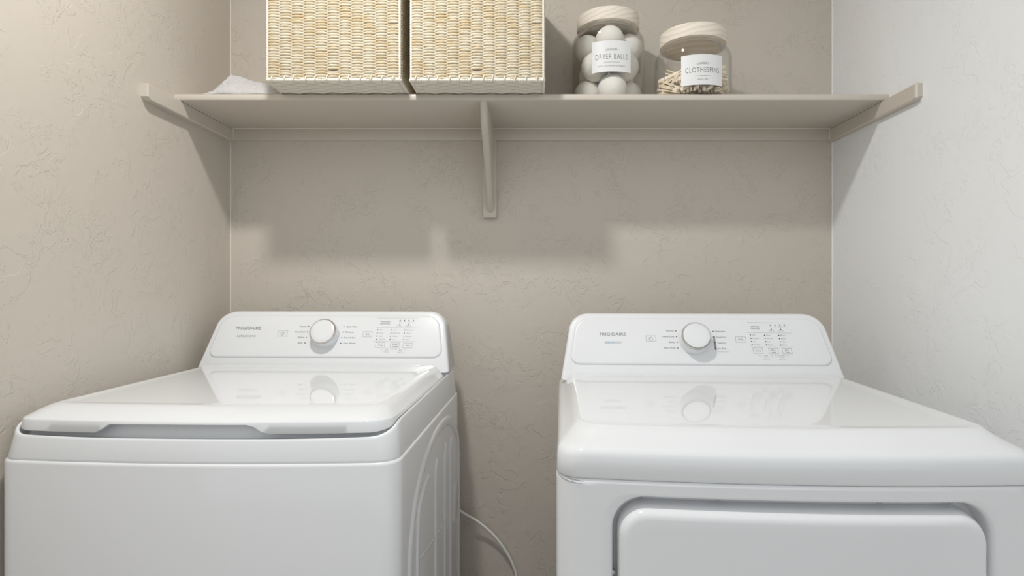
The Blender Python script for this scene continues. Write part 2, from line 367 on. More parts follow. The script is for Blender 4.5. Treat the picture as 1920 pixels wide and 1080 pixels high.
def console(mc, knob_px, texts, lines, dots, big, extra=None):
    W, D = mc.W, mc.D
    e = 0.010
    L_ = lambda i, d, w=0.0: face_loop(W, e+i, 0.024, 0.050-min(i, 0.04), -0.020, FL-i, 0.004, d, w)
    lo = [L_(0.007, 0.0), L_(0.0035, 0.0008), L_(0.001, 0.003), L_(0, 0.007), L_(0, 0.022), L_(0.002, 0.024)]
    con = mc.part('control_console', loft(lo), M['plastic'], 50)
    # rear half of the console, set back a step
    def back(i, yb):
        out = []
        for x, y, z in face_loop(W, e+i, 0.020, 0.050, -0.02, FL-0.003-i, 0.004, 0.0):
            out.append((x, yb if yb is not None else y+0.0235, z))
        return out
    mc.part('console_back', loft([back(0.003, None), back(0.003, D-0.006), back(0.006, D-0.002)]), M['grey'], 40)
    # raised control plate
    P = lambda i, w: face_loop(W, e+0.014+i, 0.024, 0.040-i, 0.020+i, FL-0.013-i, 0.022-i, 0.0, w)
    mc.part('control_plate', loft([P(-0.001, -0.001), P(0, 0.0008), P(0.0012, 0.0026), P(0.0035, 0.0038), P(0.006, 0.004)]), M['plastic'], 50)
    w0 = 0.0043
    def add_text(q, s, x0, y0, x1, h):
        a = Vector(mc.uv(x0, y0)); b = Vector(mc.uv(x1, y0)); c = Vector(mc.uv(x0, y0-h))
        v, f, wd = text_geo(s); ex = (b-a)/wd; ev = Vector((0, (c-a).y))
        q.add([fp(*(a + ex*p[0] + ev*p[1]), w0) for p in v], f)
    def add_line(q, pts, wid=0.0006, closed=False, px=True):
        P2 = [Vector(mc.uv(*p)) if px else Vector(p) for p in pts]
        if closed: P2.append(P2[0])
        for a, b in zip(P2, P2[1:]):
            t = (b-a).normalized(); n = Vector((-t.y, t.x))*wid/2; a2, b2 = a-t*wid/2, b+t*wid/2
            q.add([fp(*(a2-n), w0), fp(*(b2-n), w0), fp(*(b2+n), w0), fp(*(a2+n), w0)], [(0, 1, 2, 3)])
    q = MB()
    for t in big: add_text(q, *t)
    mc.part('brand_lettering', (q.v, q.f), M['ink'], None)
    for s, m in ((texts['blue'], M['inkb']), (texts['pale'], M['inkl'])):
        q = MB(); [add_text(q, *t) for t in s]; mc.part('printed_word', (q.v, q.f), m, None)
    q = MB(); [add_text(q, *t) for t in texts['cycles']]; tag(mc.part('cycle_lettering', (q.v, q.f), M['ink'], None), kind='stuff')
    q = MB(); [add_text(q, *t) for t in texts['small']]
    [add_line(q, l, 0.0005) for l in lines['rules']]; tag(mc.part('option_lettering', (q.v, q.f), M['inkl'], None), kind='stuff')
    for bx_ in lines['boxes']:
        q = MB(); add_line(q, bx_, 0.0007, True); mc.part('button_outline', (q.v, q.f), M['inkl'], None)
    # power and start symbols
    q = MB(); cx, cy = mc.uv(*lines['power']); r = 0.0042
    add_line(q, [(cx+r*math.sin(a), cy-0.0003+r*math.cos(a)) for a in [math.radians(30+300*k/20) for k in range(21)]], 0.0007, px=False)
    add_line(q, [(cx, cy+0.001), (cx, cy+r+0.0008)], 0.0007, px=False)
    mc.part('power_symbol', (q.v, q.f), M['ink'], None); q = MB(); cx, cy = mc.uv(*lines['start'])
    add_line(q, [(cx-0.0055, cy-0.003), (cx-0.0055, cy+0.003), (cx-0.0005, cy)], 0.0006, True, px=False)
    add_line(q, [(cx+0.002, cy-0.003), (cx+0.002, cy+0.003)], 0.0006, px=False)
    add_line(q, [(cx+0.0045, cy-0.003), (cx+0.0045, cy+0.003)], 0.0006, px=False)
    tag(mc.part('start_symbol', (q.v, q.f), M['ink'], None), kind='stuff')
    if extra:
        q = MB(); a, b = Vector(mc.uv(*extra[0])), Vector(mc.uv(*extra[1])); r = 0.0026; t = (b-a).normalized(); n = Vector((-t.y, t.x)); pts = []
        for k in range(9): th = math.pi*k/8; pts.append(fp(*(b + n*r*math.cos(th) + t*r*math.sin(th)), 0.00415))
        for k in range(9): th = math.pi*k/8; pts.append(fp(*(a - n*r*math.cos(th) - t*r*math.sin(th)), 0.00415))
        mc.part('grey_band', (pts, [tuple(range(18))]), M['bar'], None)
    base = None
    for px in dots:
        u, v = mc.uv(*px); vs = [fp(u+0.0013*math.cos(k*math.pi/4), v+0.0013*math.sin(k*math.pi/4), 0.0046) for k in range(8)]
        vb = [fp(u+0.0015*math.cos(k*math.pi/4), v+0.0015*math.sin(k*math.pi/4), 0.0036) for k in range(8)]
        mc.part('indicator_light', loft([vb, vs]), M['dot'], None)
    # knob
    u, v = mc.uv(*knob_px, 0.004+0.030)
    def kn(profile, n=64):
        return loft([[fp(u+r*math.cos(2*math.pi*k/n), v+r*math.sin(2*math.pi*k/n), w) for k in range(n)] for r, w in profile])
    kb = mc.part('knob', kn([(0.0370, 0.0036), (0.0370, 0.006), (0.0362, 0.026), (0.0355, 0.0275)]), M['plastic'], 40)
    mc.part('knob_ring', kn([(0.0350, 0.0274), (0.0356, 0.0285), (0.0352, 0.0325), (0.0338, 0.0342), (0.0316, 0.0338)]), M['chrome'], 50, kb)
    mc.part('knob_face', kn([(0.0318, 0.0270), (0.0318, 0.0334), (0.0308, 0.0340), (0.02, 0.0345)]), M['plastic'], 50, kb)
    return con

# ---- washer
wa = Machine('washing_machine', (-0.912, 0.959, 0), -1.5, 0.690, 0.700,
             'white top-loading washing machine with closed lid, standing against the beige left wall', 'washing machine')
W, D = wa.W, wa.D
wa.part('cabinet', loft([ring(W, D, 0.004, 0.0, 0.03), ring(W, D, 0.0, 0.012, 0.035), ring(W, D, 0.0, 0.8735, 0.035),
                         ring(W, D, 0.0007, 0.8763, 0.035), ring(W, D, 0.0027, 0.8785, 0.034), ring(W, D, 0.007, 0.8790, 0.032)]), M['enamel'], 50)
rim = lambda x, y: 0.9175 + 0.021*sstep(0.012, 0.075, y) + 0.006*y/0.7
dz = lambda k: (lambda x, y: rim(x, y)-k)
wa.part('top_cover', loft([ring(W, D, 0.007, 0.876, 0.034), ring(W, D, 0.0035, 0.8800, 0.035), ring(W, D, 0.0035, 0.883, 0.035),
        ring(W, D, 0.0095, dz(0.004), 0.036), ring(W, D, 0.0105, dz(0.001), 0.036), ring(W, D, 0.012, dz(0), 0.036), ring(W, D, 0.0138, dz(0.001), 0.036),
        ring(W, D, 0.0145, dz(0.004), 0.036), ring(W, D, (0.016, 0.016, 0.034, 0.016), 0.914, 0.03), ring(W, D, (0.03, 0.03, 0.040, 0.03), 0.934, 0.02), ring(W, D, 0.06, 0.936, 0.02)]), M['plastic'], 50)
LB = 0.125          # lid ends this far before the back
def zb(x, y):
    front = 1-sstep(0.02, 0.10, y); s = 0.0
    if y < 0.12: s = sstep(0.176, 0.205, x)*(1-sstep(0.440, 0.470, x))
    return 0.925 + 0.0145*s*front + 0.010*(1-front)
def zt(x, y): return 0.947 + 0.0*y - 0.003*sstep(0.03, 0.12, y)
def LI(i, f=None): return (0.0175+i, 0.0175+i, 0.0125+(i if f is None else f), LB)
add = lambda fn, k: (lambda x, y: fn(x, y)+k)
lz = lambda z: (lambda x, y: z+0.004*max(0.0, (y-0.06)/0.5))
lid = wa.part('lid', loft([ring(W, D, (0.03, 0.03, 0.022, LB+0.01), 0.940, 0.03, 0.02), ring(W, D, (0.024, 0.024, 0.020, LB+0.004), add(zb, 0.002), 0.036, 0.02),
    ring(W, D, LI(0.003), zb, 0.038, 0.02), ring(W, D, LI(0.0), add(zb, 0.002), 0.040, 0.02), ring(W, D, LI(0.0008), add(zt, -0.003), 0.040, 0.02),
    ring(W, D, LI(0.002), add(zt, -0.0008), 0.040, 0.02), ring(W, D, LI(0.0045, 0.0045), add(zt, 0.0005), 0.040, 0.02),
    ring(W, D, LI(0.012, 0.020), lambda x, y: 0.9545, 0.040, 0.02), ring(W, D, LI(0.020, 0.038), lz(0.9600), 0.036, 0.02),
    ring(W, D, LI(0.028, 0.050), lz(0.9625), 0.030, 0.02), ring(W, D, LI(0.032, 0.056), lz(0.963), 0.030, 0.02),
    ring(W, D, LI(0.038, 0.064)[:3]+(LB+0.018,), lz(0.9625), 0.026, 0.02), ring(W, D, LI(0.046, 0.073)[:3]+(LB+0.024,), lz(0.9615), 0.022, 0.02),
    ring(W, D, LI(0.052, 0.080)[:3]+(LB+0.028,), lz(0.9613), 0.02, 0.02), ring(W, D, LI(0.055, 0.083)[:3]+(LB+0.031,), lz(0.9613), 0.02, 0.02), ring(W, D, LI(0.085, 0.110)[:3]+(LB+0.06,), lz(0.9613), 0.02, 0.02)]), M['lidw'], 60)
def rear_deck(mc):
    W, D = mc.W, mc.D; q = MB()
    pr = [(0.014, 0.930), (0.014, 0.944), (0.020, 0.954), (0.032, 0.9635), (0.045, 0.9655)]
    pr = pr + [(W-x, z) for x, z in reversed(pr)]
    q.add(*loft([[(x, y, z) for x, z in pr] for y in (D-LB+0.0025, D-0.004)]))
    mc.part('rear_deck', (q.v, q.f), M['plastic'], 40)
rear_deck(wa)
# pressed ribs of the steel side panel
def rib(mc, pts, wid, h, name='pressed_rib', k=8):
    c = catmull([(0, y, z) for y, z in pts], k) if len(pts) > 2 else [Vector((0, *p)) for p in pts]
    loops = []; n = len(c)
    for i, p in enumerate(c):
        t = (c[min(i+1, n-1)]-c[max(i-1, 0)]).normalized(); nn = Vector((0, -t.z, t.y)); e = min(1, min(i, n-1-i)/3+0.15) if n > 6 else 1
        loops.append([(W-0.0002+h*e*math.sin(math.pi*j/6), *(p + nn*wid*0.5*math.cos(math.pi*j/6)*max(e, 0.4)).yz) for j in range(7)])
    v, f = loft(loops, True, True)
    mc.part(name, (v, f), M['enamel'], 80)
oy = 0.959-0.018
rib(wa, [(1.03-oy, 0.12), (1.033-oy, 0.40), (1.045-oy, 0.655), (1.058-oy, 0.712), (1.09-oy, 0.765), (1.155-oy, 0.808), (1.239-oy, 0.836), (1.334-oy, 0.846), (1.433-oy, 0.840), (1.50-oy, 0.822), (1.561-oy, 0.790), (1.61-oy, 0.745), (1.622-oy, 0.66), (1.625-oy, 0.40), (1.625-oy, 0.12)], 0.027, 0.0048)
rib(wa, [(1.098-oy, 0.16), (1.10-oy, 0.45), (1.105-oy, 0.62), (1.116-oy, 0.725), (1.145-oy, 0.753), (1.185-oy, 0.768), (1.227-oy, 0.776)], 0.017, 0.0042)
for y, zt_ in ((1.289, 0.784), (1.405, 0.790), (1.487, 0.784)):
    rib(wa, [(y-oy, 0.16), (y-oy, 0.4), (y-oy, 0.6), (y-oy, 0.74), (y+0.006-oy, 0.768), (y+0.022-oy, zt_)], 0.017, 0.0042)
rib(wa, [(1.13-oy, 0.638), (1.20-oy, 0.626), (1.254-oy, 0.618), (1.33-oy, 0.608), (1.366-oy, 0.602), (1.45-oy, 0.594), (1.50-oy, 0.590)], 0.008, 0.002)
q = MB(); q.box((W-0.001, 1.54-oy, 0.545), (W+0.0025, 1.60-oy, 0.640), 0.0012); wa.part('pressed_panel', (q.v, q.f), M['enamel'], 30)

Hs = 3.0
def T(s, x0, y, x1, h=2.6): return (s, x0, y, x1, h)
wtexts = dict(blue=[T('AUTO', 443.5, 632, 457.6, 4)], pale=[T('SENSING', 458.4, 632, 479.2, 4)],
 cycles=[T('Normal', 562.6, 613.4, 574.9, 2.8), T('Heavy Duty', 552.7, 623.4, 572.2, 2.8), T('Whites', 557.9, 633.7, 570, 2.8), T('Bulky', 558.3, 644, 567.4, 2.8),
  T('Quick Wash', 649.6, 613.8, 669.2, 2.8), T('Delicates', 647, 624, 663.3, 2.8), T('Drain & Spin', 644.9, 634.3, 666.2, 2.8), T('Clean Washer', 643.4, 644.8, 667, 2.8),
  T('WASHING', 713.2, 604.4, 731.8, 2.4), T('PROCESS', 713.2, 608.4, 730.8, 2.4), T('Temp', 708.9, 648.3, 717.6), T('Water', 735.3, 646.6, 745.7, 2.3), T('Level', 735.8, 650.4, 744.8, 2.3), T('Soil', 761.7, 648.9, 767.9)],
 small=[T('Fill', 748.6, 604.2, 752.2, 1.6), T('Wash', 756.2, 604.2, 761, 1.6), T('Rinse', 764.5, 604.3, 769.4, 1.6), T('Spin', 773, 604.3, 777.2, 1.6),
  T('Lid Lock', 744.3, 611.7, 754, 1.7), T('Extra Rinse', 760.3, 611.8, 771.4, 1.7),
  T('Hot', 712, 619.6, 716.9, 2.3), T('Warm', 711.1, 625.5, 719, 2.3), T('Cool', 710.1, 631.4, 716.7, 2.3), T('Tap Cold', 709.9, 637.4, 721.7, 2.3),
  T('Auto', 737.5, 619.8, 744, 2.3), T('Deep Fill', 736.5, 625.6, 748.8, 2.3), T('Medium', 735.4, 631.5, 746.7, 2.3), T('Low', 734.4, 637.5, 740.1, 2.3),
  T('Ex Heavy', 762.2, 620, 774.9, 2.3), T('Heavy', 761.5, 625.9, 770, 2.3), T('Normal', 760.8, 631.8, 771, 2.3), T('Light', 760.1, 637.7, 766.9, 2.3),
  T('Child', 721.7, 655, 728.9, 1.9), T('Lock', 722, 657.6, 728, 1.9), T('Hold 3 sec', 719.3, 660.6, 729.3, 1.6),
  T('Deep', 748, 655.4, 754.7, 1.9), T('Rinse', 747.8, 658, 754.2, 1.9), T('Hold 3 sec', 745.3, 661, 755.8, 1.6)])
wlines = dict(rules=[[(707.8, 596.4), (783.9, 597)], [(704.4, 614.3), (782.5, 615)], [(700.2, 639.6), (779.7, 640.5)],
  [(714.4, 653.6), (714, 655.5), (717, 655.5)], [(734, 655.6), (736.6, 655.6), (737.2, 653.8)], [(741.6, 653.8), (741.2, 655.7), (744, 655.7)], [(758, 655.8), (761.4, 655.8), (762, 654)]],
 boxes=[[(522.6, 620.3), (540.1, 620.3), (537.5, 630.4), (520.3, 630.2)], [(681.4, 621.8), (698.5, 621.9), (697, 631.7), (680.1, 631.5)],
  [(704.9, 642.4), (721.4, 642.6), (720.3, 651.7), (703.7, 651.3)], [(732.2, 642.8), (748.8, 643), (747.6, 652.4), (731.1, 652.2)], [(756.5, 643), (773.1, 643.3), (771.7, 652.5), (755.4, 652.4)]],
 power=(529.8, 625.3), start=(690.2, 626.8))
wdots = [(578.9, 612), (576.3, 622.2), (574, 632.4), (571.9, 643), (644.9, 612.4), (643, 622.7), (640.9, 632.9), (639, 643.4),
 (750.4, 600.6), (758.6, 600.6), (766.9, 600.6), (775.1, 600.6), (749.4, 608.3), (766, 608.3)] + \
 [(708.4, 618.5), (707.6, 624.4), (706.6, 630.3), (705.7, 636.3), (733.75, 618.7), (732.9, 624.6), (732, 630.5), (731.1, 636.4), (758.9, 619), (758, 624.8), (757.4, 630.7), (756.7, 636.6)]
console(wa, (604.3, 620), wtexts, wlines, wdots, [T('FRIGIDAIRE', 442.2, 617.8, 489, 5.4)])

# ---- dryer
dr = Machine('clothes_dryer', (0.036, 0.818, 0), -3.0, 0.685, 0.700,
             'white front-loading tumble dryer with recessed door, standing beside the white right wall', 'tumble dryer')
W, D = dr.W, dr.D; ZS = 0.8945
dr.part('cabinet', loft([ring(W, D, (0.004, 0.004, 0.062, 0.004), 0.0, 0.01, bulge=0), ring(W, D, (0.001, 0.001, 0.06, 0), 0.012, 0.01, bulge=0), ring(W, D, (0.001, 0.001, 0.06, 0), ZS-0.004, 0.01, bulge=0),
                         ring(W, D, (0.004, 0.004, 0.062, 0.004), ZS-0.0015, 0.01, bulge=0)]), M['enamel'], 50)
# front panel: wraps both corners, with the door recess pressed in
path = [p for p in outline(W, D, 0, 0, 0, 0, 0.032, bulge=0.020)]
i0 = min(range(len(path)), key=lambda i: (abs(path[i][0]-W/2) + path[i][1]*5))
def walk(step):
    out = [Vector(path[i0])]; i = i0
    while True:
        i = (i+step) % len(path); out.append(Vector(path[i]))
        if path[i][1] > 0.075: return out
pr_, pl_ = walk(1), walk(-1)
fpts = list(reversed(pl_))[:-1] + pr_; mid = len(pl_)-1
ss = [0.0]
for a, b in zip(fpts, fpts[1:]): ss.append(ss[-1] + (b-a).length)
s0 = ss[mid] + (W/2 - fpts[mid].x); ss = [v-s0 for v in ss]
SMAX = min(-ss[0], ss[-1])-0.002
def front(s, z, d, top=True):
    i = 0
    while i < len(ss)-2 and ss[i+1] < s: i += 1
    t = (s-ss[i])/(ss[i+1]-ss[i]); p = fpts[i].lerp(fpts[i+1], t)
    def nrm(k):
        k = min(max(k, 1), len(fpts)-2); e = fpts[k+1]-fpts[k-1]; return Vector((-e.y, e.x)).normalized()
    n = nrm(i).lerp(nrm(i+1), t).normalized()
    r = 0.0055
    if top and z > ZS-r: d = d + r-math.sqrt(max(0, r*r-(z-(ZS-r))**2))
    p = p + n*d; return (p.x, p.y, z)
RX, RZ0, RZ1 = 0.262, 0.240, 0.8715            # half-width, bottom, top of the recess
def rrect(hx, z0, z1, r, n=160):
    """n points by perimeter share, starting bottom-left, so that nested loops match up"""
    pts = []; nc = 14; seg = [(-hx+r, z0+r, math.pi), (hx-r, z0+r, 1.5*math.pi), (hx-r, z1-r, 0), (-hx+r, z1-r, math.pi/2)]
    for i, (cx, cz, a0) in enumerate(seg):
        a = [(cx+r*math.cos(a0+math.pi/2*k/nc), cz+r*math.sin(a0+math.pi/2*k/nc)) for k in range(nc+1)]
        pts += a; j = seg[(i+1) % 4]; b = (j[0]+r*math.cos(j[2]), j[1]+r*math.sin(j[2]))
        pts += [(a[-1][0]+(b[0]-a[-1][0])*k/26, a[-1][1]+(b[1]-a[-1][1])*k/26) for k in range(1, 26)]
    return pts
inner = rrect(RX+0.006, RZ0-0.006, RZ1+0.003, 0.050); outer = rrect(SMAX, 0.012, ZS-0.0002, 0.0012)
loops = []
for k in range(17):
    t = 1-(k/16)**1.7 if k else 1.0
    loops.append([front(a[0]+(b[0]-a[0])*t, a[1]+(b[1]-a[1])*t, 0) for a, b in zip(inner, outer)])
for i, d, r in ((0.004, 0.0008, 0.049), (0.002, 0.0026, 0.048), (0.0005, 0.005, 0.047), (0.0, 0.010, 0.046), (0.0, 0.026, 0.046), (-0.004, 0.030, 0.044), (-0.03, 0.030, 0.03)):
    loops.append([front(s, z, d, False) for s, z in rrect(RX+i, RZ0-i, RZ1+i*0.5, r)])
dr.part('front_panel', loft(loops, False, True), M['enamel'], 60)
fpn = dr.o.children[-1] if dr.o.children else None
loops = []
for i, d in ((0.0, 0.029), (0.0, 0.022), (0.0008, 0.014), (0.002, 0.007), (0.0038, 0.001), (0.0062, -0.004), (0.009, -0.0070), (0.0125, -0.0087), (0.017, -0.0092), (0.03, -0.0092)):
    loops.append([front(s, z, d, False) for s, z in rrect(0.2560-i, RZ0+0.008+i, 0.8602-i, 0.042-i*0.8)])
# fill the door face with rows so it keeps the bow of the front
door_v, door_f = loft(loops, True, False)
last = [(s, z) for s, z in rrect(0.2205, RZ0+0.042, 0.8245, 0.016)]
cen = [[front(s*k, 0.55+(z-0.55)*k, -0.0092, False) for s, z in last] for k in (0.8, 0.6, 0.4, 0.2, 0.02)]
n0 = len(door_v) - len(last); base_n = len(last)
for lp in cen:
    off = len(door_v); door_v += lp
    door_f += [(n0+k, n0+(k+1) % base_n, off+(k+1) % base_n, off+k) for k in range(base_n)]; n0 = off
door_f.append(tuple(range(n0, n0+base_n)))
dr.part('door', (door_v, door_f), M['enamel'], 60)
for s, top in ((-0.222, 1), (-0.112, 1), (0.113, 1), (0.213, 1), (-0.2615, 0)):
    z = RZ1-0.0012 if top else 0.756; p = Vector(front(s if top else -RX+0.001, z, 0.015, False)); q = MB()
    if top: pts = [[(p.x+r*math.cos(a*math.pi/6), p.y+r*math.sin(a*math.pi/6), p.z-h) for a in range(12)] for r, h in ((0.005, -0.002), (0.005, 0.001), (0.0035, 0.003), (0.001, 0.0032))]
    else: pts = [[(p.x+h, p.y+r*math.cos(a*math.pi/6), p.z+r*math.sin(a*math.pi/6)) for a in range(12)] for r, h in ((0.005, -0.002), (0.005, 0.001), (0.0035, 0.003), (0.001, 0.0032))]
    q.add(*loft(pts)); dr.part('screw', (q.v, q.f), M['metal'], 40)
# top panel
tz = lambda x, y: 0.9597+0.006*y/0.55
dr.part('top_panel', loft([ring(W, D, 0.005, ZS-0.0006, 0.03, bulge=0.02), ring(W, D, 0.0015, ZS+0.0012, 0.032, bulge=0.02), ring(W, D, 0.0, ZS+0.004, 0.032, bulge=0.02),
    ring(W, D, 0.0015, 0.925, 0.034, bulge=0.02), ring(W, D, 0.003, 0.931, 0.036, bulge=0.02), ring(W, D, 0.006, 0.9355, 0.038, bulge=0.02), ring(W, D, (0.010, 0.010, 0.012, 0.004), 0.9385, 0.040, bulge=0.02),
    ring(W, D, (0.018, 0.018, 0.027, 0.006), 0.9445, 0.044, bulge=0.02), ring(W, D, (0.026, 0.026, 0.044, 0.008), lambda x, y: 0.952+0.004*sstep(0.1, 0.5, y), 0.044, bulge=0.02),
    ring(W, D, (0.034, 0.034, 0.056, 0.010), lambda x, y: tz(x, y)-0.001, 0.040, bulge=0.02), ring(W, D, (0.039, 0.039, 0.064, 0.012), tz, 0.036, bulge=0.02),
    ring(W, D, (0.047, 0.047, 0.072, 0.16), lambda x, y: tz(x, y)-0.0008, 0.030, bulge=0.02), ring(W, D, (0.058, 0.058, 0.082, 0.168), lambda x, y: tz(x, y)-0.0020, 0.026, bulge=0.02),
    ring(W, D, (0.066, 0.066, 0.090, 0.174), lambda x, y: tz(x, y)-0.0023, 0.022, bulge=0.02)] +
    [ring(W, D, (0.066+k, 0.066+k, 0.090+k*0.70, 0.174+k*0.65), lambda x, y: tz(x, y)-0.0023, 0.02, bulge=0.02*(1-k/0.27)) for k in (0.004, 0.05, 0.12, 0.2, 0.25)]), M['lidw'], 60)

dtexts = dict(blue=[T('SENSOR', 1134.2, 643.9, 1155, 3.9)], pale=[T('DRY', 1156, 643.9, 1165.7, 3.9)],
 cycles=[T('Normal', 1249, 621.6, 1262.8, 2.9), T('Heavy Duty', 1242.1, 632.3, 1264.2, 2.9), T('Bulky', 1254.8, 643, 1265.2, 2.9), T('Perm Press', 1245.2, 653.6, 1266.6, 2.9),
  T('Delicates', 1341.3, 622.8, 1359.3, 2.9), T('Quick Dry', 1343.1, 633.6, 1362, 2.9), T('Time Dry', 1344.8, 644.4, 1362, 2.9), T('Air Fluff', 1346.8, 655.2, 1362, 2.9),
  T('DRYING', 1408, 613.6, 1422.8, 2.4), T('PROCESS', 1407.8, 617.3, 1424.5, 2.4), T('Temp', 1416.2, 658.9, 1426.8), T('Dry', 1446.5, 657.6, 1453.3, 2.4), T('Level', 1445.3, 661.6, 1455.4, 2.4),
  T('Dry', 1472.4, 657.8, 1479, 2.4), T('Time', 1472.4, 661.8, 1481, 2.4)],
 small=[T('Manual Cycles', 1347.6, 660.4, 1366.3, 1.8), T('Dry', 1442.9, 613.3, 1446.7, 1.6), T('Cool', 1451.4, 613.3, 1455.8, 1.6), T('Wrinkle', 1458.5, 613.3, 1466.2, 1.5), T('Guard', 1459.5, 615.3, 1465.4, 1.5), T('Done', 1468.3, 613.4, 1473.8, 1.6),
  T('Child Lock', 1441.4, 621.2, 1452, 1.7), T('Clean Filter', 1458.2, 621.3, 1469.7, 1.7),
  T('High', 1409.9, 629.2, 1415.8, 2.4), T('Medium', 1411, 635.3, 1422.8, 2.4), T('Low', 1412.2, 641.4, 1418, 2.4), T('No Heat', 1413, 647.5, 1425.9, 2.4),
  T('More', 1436.5, 629.6, 1444.3, 2.4), T('Normal', 1437.8, 635.7, 1448.8, 2.4), T('Less', 1439.2, 641.8, 1445.7, 2.4), T('Damp', 1440.5, 647.8, 1449, 2.4),
  T('80min', 1463.2, 629.9, 1472, 2.4), T('60min', 1464.6, 636, 1473.4, 2.4), T('40min', 1466, 642.1, 1474.9, 2.4), T('20min', 1467.3, 648.3, 1476, 2.4),
  T('Child', 1432.2, 667.4, 1440, 2.0), T('Lock', 1433, 670.2, 1440, 2.0), T('Hold 3 sec', 1430.5, 673.8, 1443.5, 1.7),
  T('Wrinkle', 1460, 667.7, 1471.5, 2.0), T('Guard', 1462, 670.5, 1471, 2.0), T('Hold 3 sec', 1460.5, 674.1, 1473, 1.7)])
dlines = dict(rules=[[(1400.2, 604.6), (1473.5, 605.6)], [(1400.6, 623.3), (1483.9, 624.7)], [(1405.8, 650.2), (1488.8, 651.1)],
  [(1423, 665.2), (1423.5, 667.3), (1427, 667.3)], [(1446, 667.5), (1449.6, 667.5), (1449.2, 665.5)], [(1454, 665.5), (1454.5, 667.6), (1458, 667.6)], [(1474, 667.9), (1477.9, 667.9), (1477.5, 665.9)]],
 boxes=[[(1211, 629.3), (1229.1, 629.7), (1229.9, 639.7), (1211.8, 639.4)], [(1379, 631.4), (1397.6, 631.7), (1398.9, 641.8), (1380, 641.5)],
  [(1411.3, 652.5), (1429.2, 652.6), (1430.8, 662.7), (1413.2, 662.5)], [(1440.7, 653.2), (1458.2, 653.3), (1459.7, 663.4), (1442.2, 663.2)], [(1466.2, 653.3), (1483.5, 653.5), (1485.5, 663.6), (1468.3, 663.4)]],
 power=(1220.2, 634.8), start=(1389.2, 636.6))
ddots = [(1267, 620.5), (1268.3, 631.2), (1269.7, 641.7), (1270.9, 652.7), (1337, 621.4), (1338.6, 632), (1340.3, 642.7), (1342, 653.5),
 (1444.3, 609.7), (1453, 609.7), (1461.9, 609.8), (1470.4, 610), (1446, 617.6), (1463.6, 617.6)] + \
 [(1406.8, 628), (1408, 634.2), (1409, 640.3), (1410.1, 646.4), (1433.3, 628.5), (1434.6, 634.5), (1435.8, 640.6), (1437.1, 646.6), (1460.1, 628.8), (1461.5, 634.9), (1462.8, 640.9), (1464.1, 647.1)]
console(dr, (1306.4, 629), dtexts, dlines, ddots, [T('FRIGIDAIRE', 1124.8, 629.1, 1173.6, 5.2)], extra=((1338.5, 631.4), (1341.9, 654.6)))

